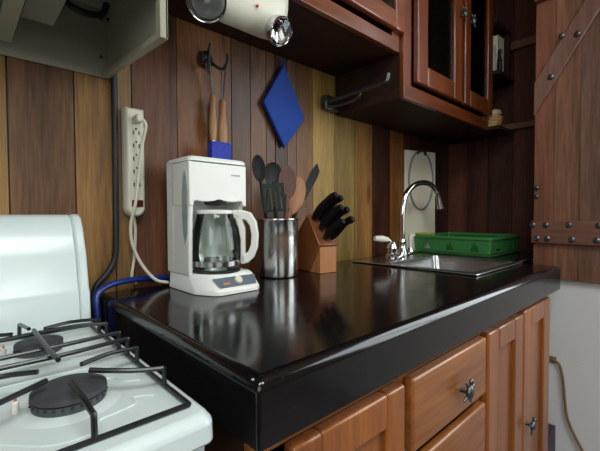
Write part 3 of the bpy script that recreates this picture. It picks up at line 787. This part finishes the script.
# local frame: x runs to the right along the wall; the slotted face looks up and right
BY = .038
side = [(-.085, 0), (.000, 0), (.060, .092), (-.008, .192), (-.085, .112)]
MB().prism(side, 'Y', -BY, BY).build('body', M['block'], kb, bevel=.003)
MB().prism([(.002, 0), (.058, 0), (.058, .086), (.002, .0015)], 'Y', -BY+.004, BY-.004).build('foot', M['blockl'], kb, bevel=.002)
A, Bp = Vector((.060, 0, .092)), Vector((-.008, 0, .192))
nrm = Vector((Bp.z-A.z, 0, A.x-Bp.x)).normalized()      # out of the slotted face
GK = 'knives in the knife block'
kl = [('knife', 'large black handled knife highest at the back left of the knife block', .84, -.021, .140, .0155),
      ('knife', 'black handled knife in the top row, right of the large one', .82, .006, .130, .0145),
      ('knife', 'black handled knife in the middle of the knife block fan', .52, -.010, .130, .0145),
      ('knife', 'black handled knife in the middle row nearest the room', .50, .020, .122, .0145),
      ('knife', 'black handled knife low in the block with a bright rivet end', .20, .022, .122, .0145),
      ('knife', 'black handled small knife lowest and nearest the pale foot', .20, -.008, .110, .013)]
Rb = Matrix.Rotation(math.radians(-99), 3, 'Z')
for nm, lb, u, yy, hl, hr in kl:
    p = A.lerp(Bp, u)+Vector((0, yy, 0))
    k = thing(nm, lb, 'knife', Vector(kb.location)+Rb @ p, 0, GK)
    z = nrm; x = Vector((0, 1, 0)); y = z.cross(x)
    k.rotation_euler = (Rb @ Matrix((x, y, z)).transposed()).to_euler()
    MB().box(-.001, .001, -.011, .011, -.058, .004).build('blade', M['steel'], k)
    mb = MB(); rg = []
    for i in range(9):
        t = i/8; ww = hr*(.82+.25*math.sin(t*PI*1.3+.2)**2); off = .004*math.sin(t*PI)-(.006*max(0, t-.75)*4)
        e = .72 if i in (0, 8) else 1
        rg.append([(ww*.62*e*math.cos(2*PI*j/12), off+ww*e*math.sin(2*PI*j/12), .003+hl*t) for j in range(12)])
    mb.rings(rg).build('handle', M['black'], k)
    mb = MB()
    for t in (.25, .5, .75): mb.ball((.0, .004*math.sin(t*PI), .003+hl*t), .0028, (hr*.66/.0028, 1, 1), None, 8, 6)
    mb.build('rivets', M['steel'], k)

# ------------------------------------------------------------------ dish rack, sponge
dr = thing('dish_rack', 'green plastic dish rack beyond the sink bowl in the alcove corner', 'dish rack', (1.897, .803, .9205))
dr.scale = (1, 1, 1.09)
hx, hy = .197, .195
def slopewall(ax, sgn, a0, a1, nholes, mb):
    """one side as posts between a bottom and a top band; the gaps widen downwards"""
    H0, H1 = .010, .072
    n = nholes
    def P(s, z):   # along-side position s, height z: sides lean out a little
        lean = .006*(z-H0)/(H1-H0)
        if ax == 'x': return (sgn*(hx-.012+lean), s, z)
        return (s, sgn*(hy-.012+lean), z)
    def quad(s0a, s1a, s0b, s1b, za, zb):
        t = .003
        def o(p):
            q = list(p); i = 0 if ax == 'x' else 1; q[i] -= sgn*t; return tuple(q)
        A = [P(s0a, za), P(s1a, za), P(s1b, zb), P(s0b, zb)]
        mb.rings([A, [o(p) for p in A]])
    quad(a0, a1, a0, a1, H0, H0+.008); quad(a0, a1, a0, a1, H1-.012, H1)
    span = (a1-a0)/n
    for k in range(n+1):
        c = a0+span*k
        lo, hi = max(a0, c-span*.33), min(a1, c+span*.33)
        lo2, hi2 = max(a0, c-span*.455), min(a1, c+span*.455)
        quad(lo, hi, lo2, hi2, H0+.008, H1-.012)
mb = MB()
slopewall('x', -1, -hy+.02, hy-.02, 3, mb); slopewall('x', 1, -hy+.02, hy-.02, 3, mb)
slopewall('y', -1, -hx+.02, hx-.02, 2, mb); slopewall('y', 1, -hx+.02, hx-.02, 2, mb)
for cx in (-1, 1):
    for cy in (-1, 1): mb.cyl((cx*(hx-.021), cy*(hy-.021), .010), (cx*(hx-.017), cy*(hy-.017), .072), .009, 12)
mb.box(-hx+.014, hx-.014, -hy+.014, hy-.014, .009, .012)
mb.build('basket', M['green'], dr)
mb = MB()
o_, i_ = (hx, hy), (hx-.022, hy-.022)
def rrp(hx, hy, r, z, n=5):
    return [(cx+r*math.cos(a0+PI/2*k/n), cy+r*math.sin(a0+PI/2*k/n), z) for cx, cy, a0 in ((hx-r, hy-r, 0), (-hx+r, hy-r, PI/2), (-hx+r, -hy+r, PI), (hx-r, -hy+r, 1.5*PI)) for k in range(n+1)]
mb.rings([rrp(hx-.002, hy-.002, .022, .066), rrp(hx, hy, .024, .068), rrp(hx, hy, .024, .077), rrp(hx-.003, hy-.003, .022, .0795), rrp(hx-.02, hy-.02, .014, .0795), rrp(hx-.022, hy-.022, .012, .075), rrp(hx-.02, hy-.02, .014, .066)], closed=True)
mb.build('lip', M['green'], dr)
MB().rings([rrp(hx-.004, hy-.004, .02, .0005), rrp(hx+.002, hy+.002, .024, .007), rrp(hx, hy, .022, .008), rrp(hx-.008, hy-.008, .018, .003)]).build('drip_tray', M['green2'], dr)
for k in range(8):
    y = -.13+.036*k
    MB().tube([(-.06, y, .012), (-.06, y, .05), (-.015, y, .054), (.03, y, .05), (.03, y, .012)], .003, 8, 4).build('plate_wire', M['green'], dr)
tag(MB().rrect([(1.0078, 1.71, 1.77, .90, .985, .008), (1.017, 1.71, 1.77, .90, .985, .008)]).build('sponge', M['sponge'], bevel=.003),
    'yellow-green sponge lying on the back rim of the green dish rack', 'sponge')

# ------------------------------------------------------------------ white board with a hanging cord loop
wb = thing('cutting_board', 'white cutting board standing upright in the corner behind the tap', 'board', (1.755, .982, .9205))
ang = math.atan2(-.052, .20)
bm_ = Matrix.Translation((0, 0, 0)) @ Matrix.Rotation(ang, 4, 'Z')
MB().box(-.108, .108, -.006, .006, 0, .513).build('panel', M['board'], wb, bevel=.004, xf=bm_)
lp = thing('cord_loop', 'grey-blue cord loop hanging from a dark hook on the white cutting board', 'cord', (1.755, .972, 1.43))
ring = []
for k in range(33):
    a = 2*PI*k/32
    ring.append(bm_ @ Vector((-.002+.084*math.sin(a), -.0115, -.145+.15*math.cos(a))) + Vector((0, .01, 0)))
MB().tube(ring, .0045, 8, 0).build('loop', M['loop'], lp)
MB().tube([bm_ @ Vector(p)+Vector((0, .01, 0)) for p in ((-.03, -.009, -.012), (-.018, -.016, .0), (0, -.018, .006), (.018, -.016, 0), (.03, -.009, -.014))], .007, 8, 4).build('hook', M['iron'], lp)

# ------------------------------------------------------------------ wall things
hk = thing('wall_hook', 'dark iron double hook screwed to the plank wall above the coffee maker', 'hook', (.560, YW-.002, 1.575))
MB().ball((0, -.006, 0), .022, (1, .35, 1.15)).build('plate', M['iron'], hk)
for dx in (-.012, .040):
    MB().tube([(0.0, -.008, .002), (dx*.6, -.022, -.020), (dx, -.034, -.026), (dx*1.15, -.044, -.012), (dx*1.2, -.046, .016)], .0045, 10, 5).build('prong', M['iron'], hk)
MB().tube([(0, -.008, .01), (.0, -.022, .018), (0, -.026, .04)], .004, 8, 5).build('upper_prong', M['iron'], hk)
def htool(name, label, x, ztop, zh0, zh1, r, cat, loop_c):
    o = thing(name, label, cat, (x, YW-.03, zh1), 0, 'tools hanging from the wall hook')
    z = lambda q: q-zh1
    MB().tube([(0, 0, z(zh0)-.01), (-.002, -.002, z((zh0+ztop)/2)), (loop_c[0]-.006, loop_c[1]+.004, z(ztop)-.015), (loop_c[0]-.002, loop_c[1], z(ztop)+.002), (loop_c[0]+.004, loop_c[1], z(ztop)-.008), (.001, 0, z(zh0)-.008)], .0022, 8, 6).build('wire', M['pewter'], o)
    MB().lathe([(r*.55, z(zh0)), (r*.8, z(zh0)-.01), (r*.72, z(zh0)-.04), (r, z(zh1)+.06), (r*1.05, z(zh1)+.03), (r*.8, z(zh1))][::-1], seg=18).build('handle', M['oldwood'], o)
    MB().lathe([(r*.62, z(zh1)), (r*.62, z(zh1)-.02), (r*.4, z(zh1)-.022)][::-1], seg=16).build('ferrule', M['steel'], o)
    return o
t1 = htool('dish_brush', 'wooden handled brush with a blue bristle head hanging behind the coffee maker', .566, 1.557, 1.465, 1.332, .0115, 'brush', (-.017, -.009))
MB().rrect([(-.075, -.030, .036, -.045, -.020, .004), (-.018, -.030, .036, -.045, -.020, .004), (-.010, -.026, .032, -.043, -.022, .004)]).build('bristles', M['bluebrush'], t1, bevel=.002)
t2 = htool('basting_brush', 'second wooden handled tool hanging on the right prong of the wall hook', .599, 1.557, 1.458, 1.315, .0145, 'brush', (.003, -.007))
MB().rrect([(-.09, -.012, .012, -.006, .006, .003), (-.02, -.009, .009, -.006, .006, .003)]).build('head', M['steel'], t2)
ph = thing('pot_holder', 'blue diamond shaped cloth pot holder hanging flat on the plank wall', 'pot holder', (.858, YW-.012, 1.49))
dm = [(-.004, .148), (-.096, .000), (-.002, -.144), (.098, -.025)]
mb = MB()
c = Vector((-.001, -.005))
lay = []
for y, s in ((.008, .965), (.003, 1.0), (-.003, 1.0), (-.008, .965), (-.010, .80)):
    lay.append([(c.x+(p[0]-c.x)*s, y, c.y+(p[1]-c.y)*s) for p in dm])
mb.rings(lay).build('quilt', M['bluefab'], ph, bevel=.001)
MB().tube([(-.004, 0, .140), (-.010, -.001, .156), (-.004, -.002, .164), (.003, -.001, .155), (-.003, 0, .141)], .002, 6, 5).build('hanging_loop', M['bluefab'], ph)

# ------------------------------------------------------------------ emergency light under the cabinet
em = thing('emergency_light', 'white twin spot emergency light hanging under the left upper cabinet', 'light', (.545, .77, 1.6685))
mb = MB()
sec = lambda x, s: [(x, .77+.052*s*math.cos(a)*(1 if abs(math.cos(a)) > 0 else 1), 1.6685-.102*s*max(0, math.sin(a))**.75) for a in [PI*k/12 for k in range(13)]]
mb.rings([sec(.432, .7), sec(.438, .87), sec(.455, .98), sec(.48, 1), sec(.59, 1), sec(.618, .97), sec(.636, .88), sec(.644, .7)])
mb.build('housing', M['housing'], em, bevel=.002)
MB().ball((.536, .722, 1.606), .0038).build('status_light', M['red'], em)
def spot(cx, cy, cz, dirv, r):
    d = Vector(dirv).normalized(); R = d.to_track_quat('Z', 'Y').to_matrix()
    h = MB().lathe([(r*.35, -.045), (r*.75, -.035), (r*1.0, -.012), (r*1.06, .004), (r*1.02, .008), (r*.95, .006), (r*.6, -.018), (r*.2, -.026), (.002, -.026)], (cx, cy, cz), 32, R).build('lamp_head', M['chrome'], em)
    MB().lathe([(r*.99, .004), (r*.85, .010), (r*.4, .0135), (.002, .014)], (cx, cy, cz), 32, R).build('lens', M['lens'], h)
    MB().ball(tuple(Vector((cx, cy, cz))-d*.010), .007, (1, 1, 1.5), R).build('bulb', M['porcelain'], h)
spot(.410, .735, 1.576, (-.5, -.7, -.45), .042)
spot(.606, .722, 1.570, (.15, -.79, -.6), .034)
MB().tube([(.428, .755, 1.61), (.450, .765, 1.615)], .012, 10, 0).build('lamp_arm', M['plastic'], em)
MB().tube([(.606, .745, 1.592), (.61, .765, 1.62)], .012, 10, 0).build('lamp_arm', M['plastic'], em)
relocate(em)

# ------------------------------------------------------------------ light: daylight at the windows, plus an added left window and skylight
def area(name, loc, tgt, sx, sy, e, col):
    l = bpy.data.lights.new(name, 'AREA'); l.shape = 'RECTANGLE'; l.size = sx; l.size_y = sy; l.energy = e; l.color = col
    o = bpy.data.objects.new(name, l); COL.objects.link(o); o.location = loc
    o.rotation_euler = (Vector(tgt)-Vector(loc)).to_track_quat('-Z', 'Y').to_euler()
    return o
for a, b, z0, z1 in WF:
    area('window_daylight', ((a+b)/2, YF-.12, (z0+z1)/2), ((a+b)/2+.1, 1, (z0+z1)/2-.6), b-a-.1, z1-z0-.1, 11, (.94, 1, 1.0))
for a, b, z0, z1 in WR:
    area('window_daylight', (XR+.108, (a+b)/2, (z0+z1)/2), (.2, (a+b)/2+.5, (z0+z1)/2-.4), b-a-.02, z1-z0-.04, 30, (.90, .97, 1.0))
for a, b, z0, z1 in WL_ADDED:
    area('window_daylight', (XL-.12, (a+b)/2, (z0+z1)/2), (1, (a+b)/2+.3, (z0+z1)/2-.9), b-a-.1, z1-z0-.1, 14, (.86, .94, 1.0))  # added fill from the left for the right-hand wall
a, b, c, d = SKY_ADDED
area('added_skylight_light', ((a+b)/2, (c+d)/2, ZC+.09), ((a+b)/2+.15, (c+d)/2+.5, 1.0), b-a-.1, d-c-.1, 34, (.96, 1, 1))  # added overhead light, deepens the shade under the upper cabinets
w = bpy.data.worlds.new('daylight'); S.world = w; w.use_nodes = True
bgn = w.node_tree.nodes['Background']
sky = w.node_tree.nodes.new('ShaderNodeTexSky'); sky.sky_type = 'HOSEK_WILKIE'; sky.turbidity = 5; sky.sun_direction = (-.3, -.5, .8)
w.node_tree.links.new(sky.outputs[0], bgn.inputs['Color']); bgn.inputs['Strength'].default_value = .5

# ------------------------------------------------------------------ camera
f = 370.8
yaw, pit, roll = [math.radians(a) for a in (42.89, 1.64, -.26)]
F = Vector((math.sin(yaw)*math.cos(pit), math.cos(yaw)*math.cos(pit), -math.sin(pit)))
R0 = Vector((math.cos(yaw), -math.sin(yaw), 0)); U0 = R0.cross(F)
R1 = R0*math.cos(roll)+U0*math.sin(roll); U1 = -R0*math.sin(roll)+U0*math.cos(roll)
cam = bpy.data.cameras.new('camera'); co = bpy.data.objects.new('camera', cam); COL.objects.link(co)
cam.sensor_fit = 'HORIZONTAL'; cam.sensor_width = 36; cam.lens = 36*f/600; cam.clip_start = .02
mw = Matrix((R1, U1, -F)).transposed().to_4x4(); mw.translation = Vector((0, 0, 1.11)); co.matrix_world = mw
S.camera = co
S.view_settings.view_transform = 'Standard'; S.view_settings.look = 'None'
S.view_settings.exposure = 0.0; S.view_settings.gamma = 1; S.view_settings.use_curve_mapping = False
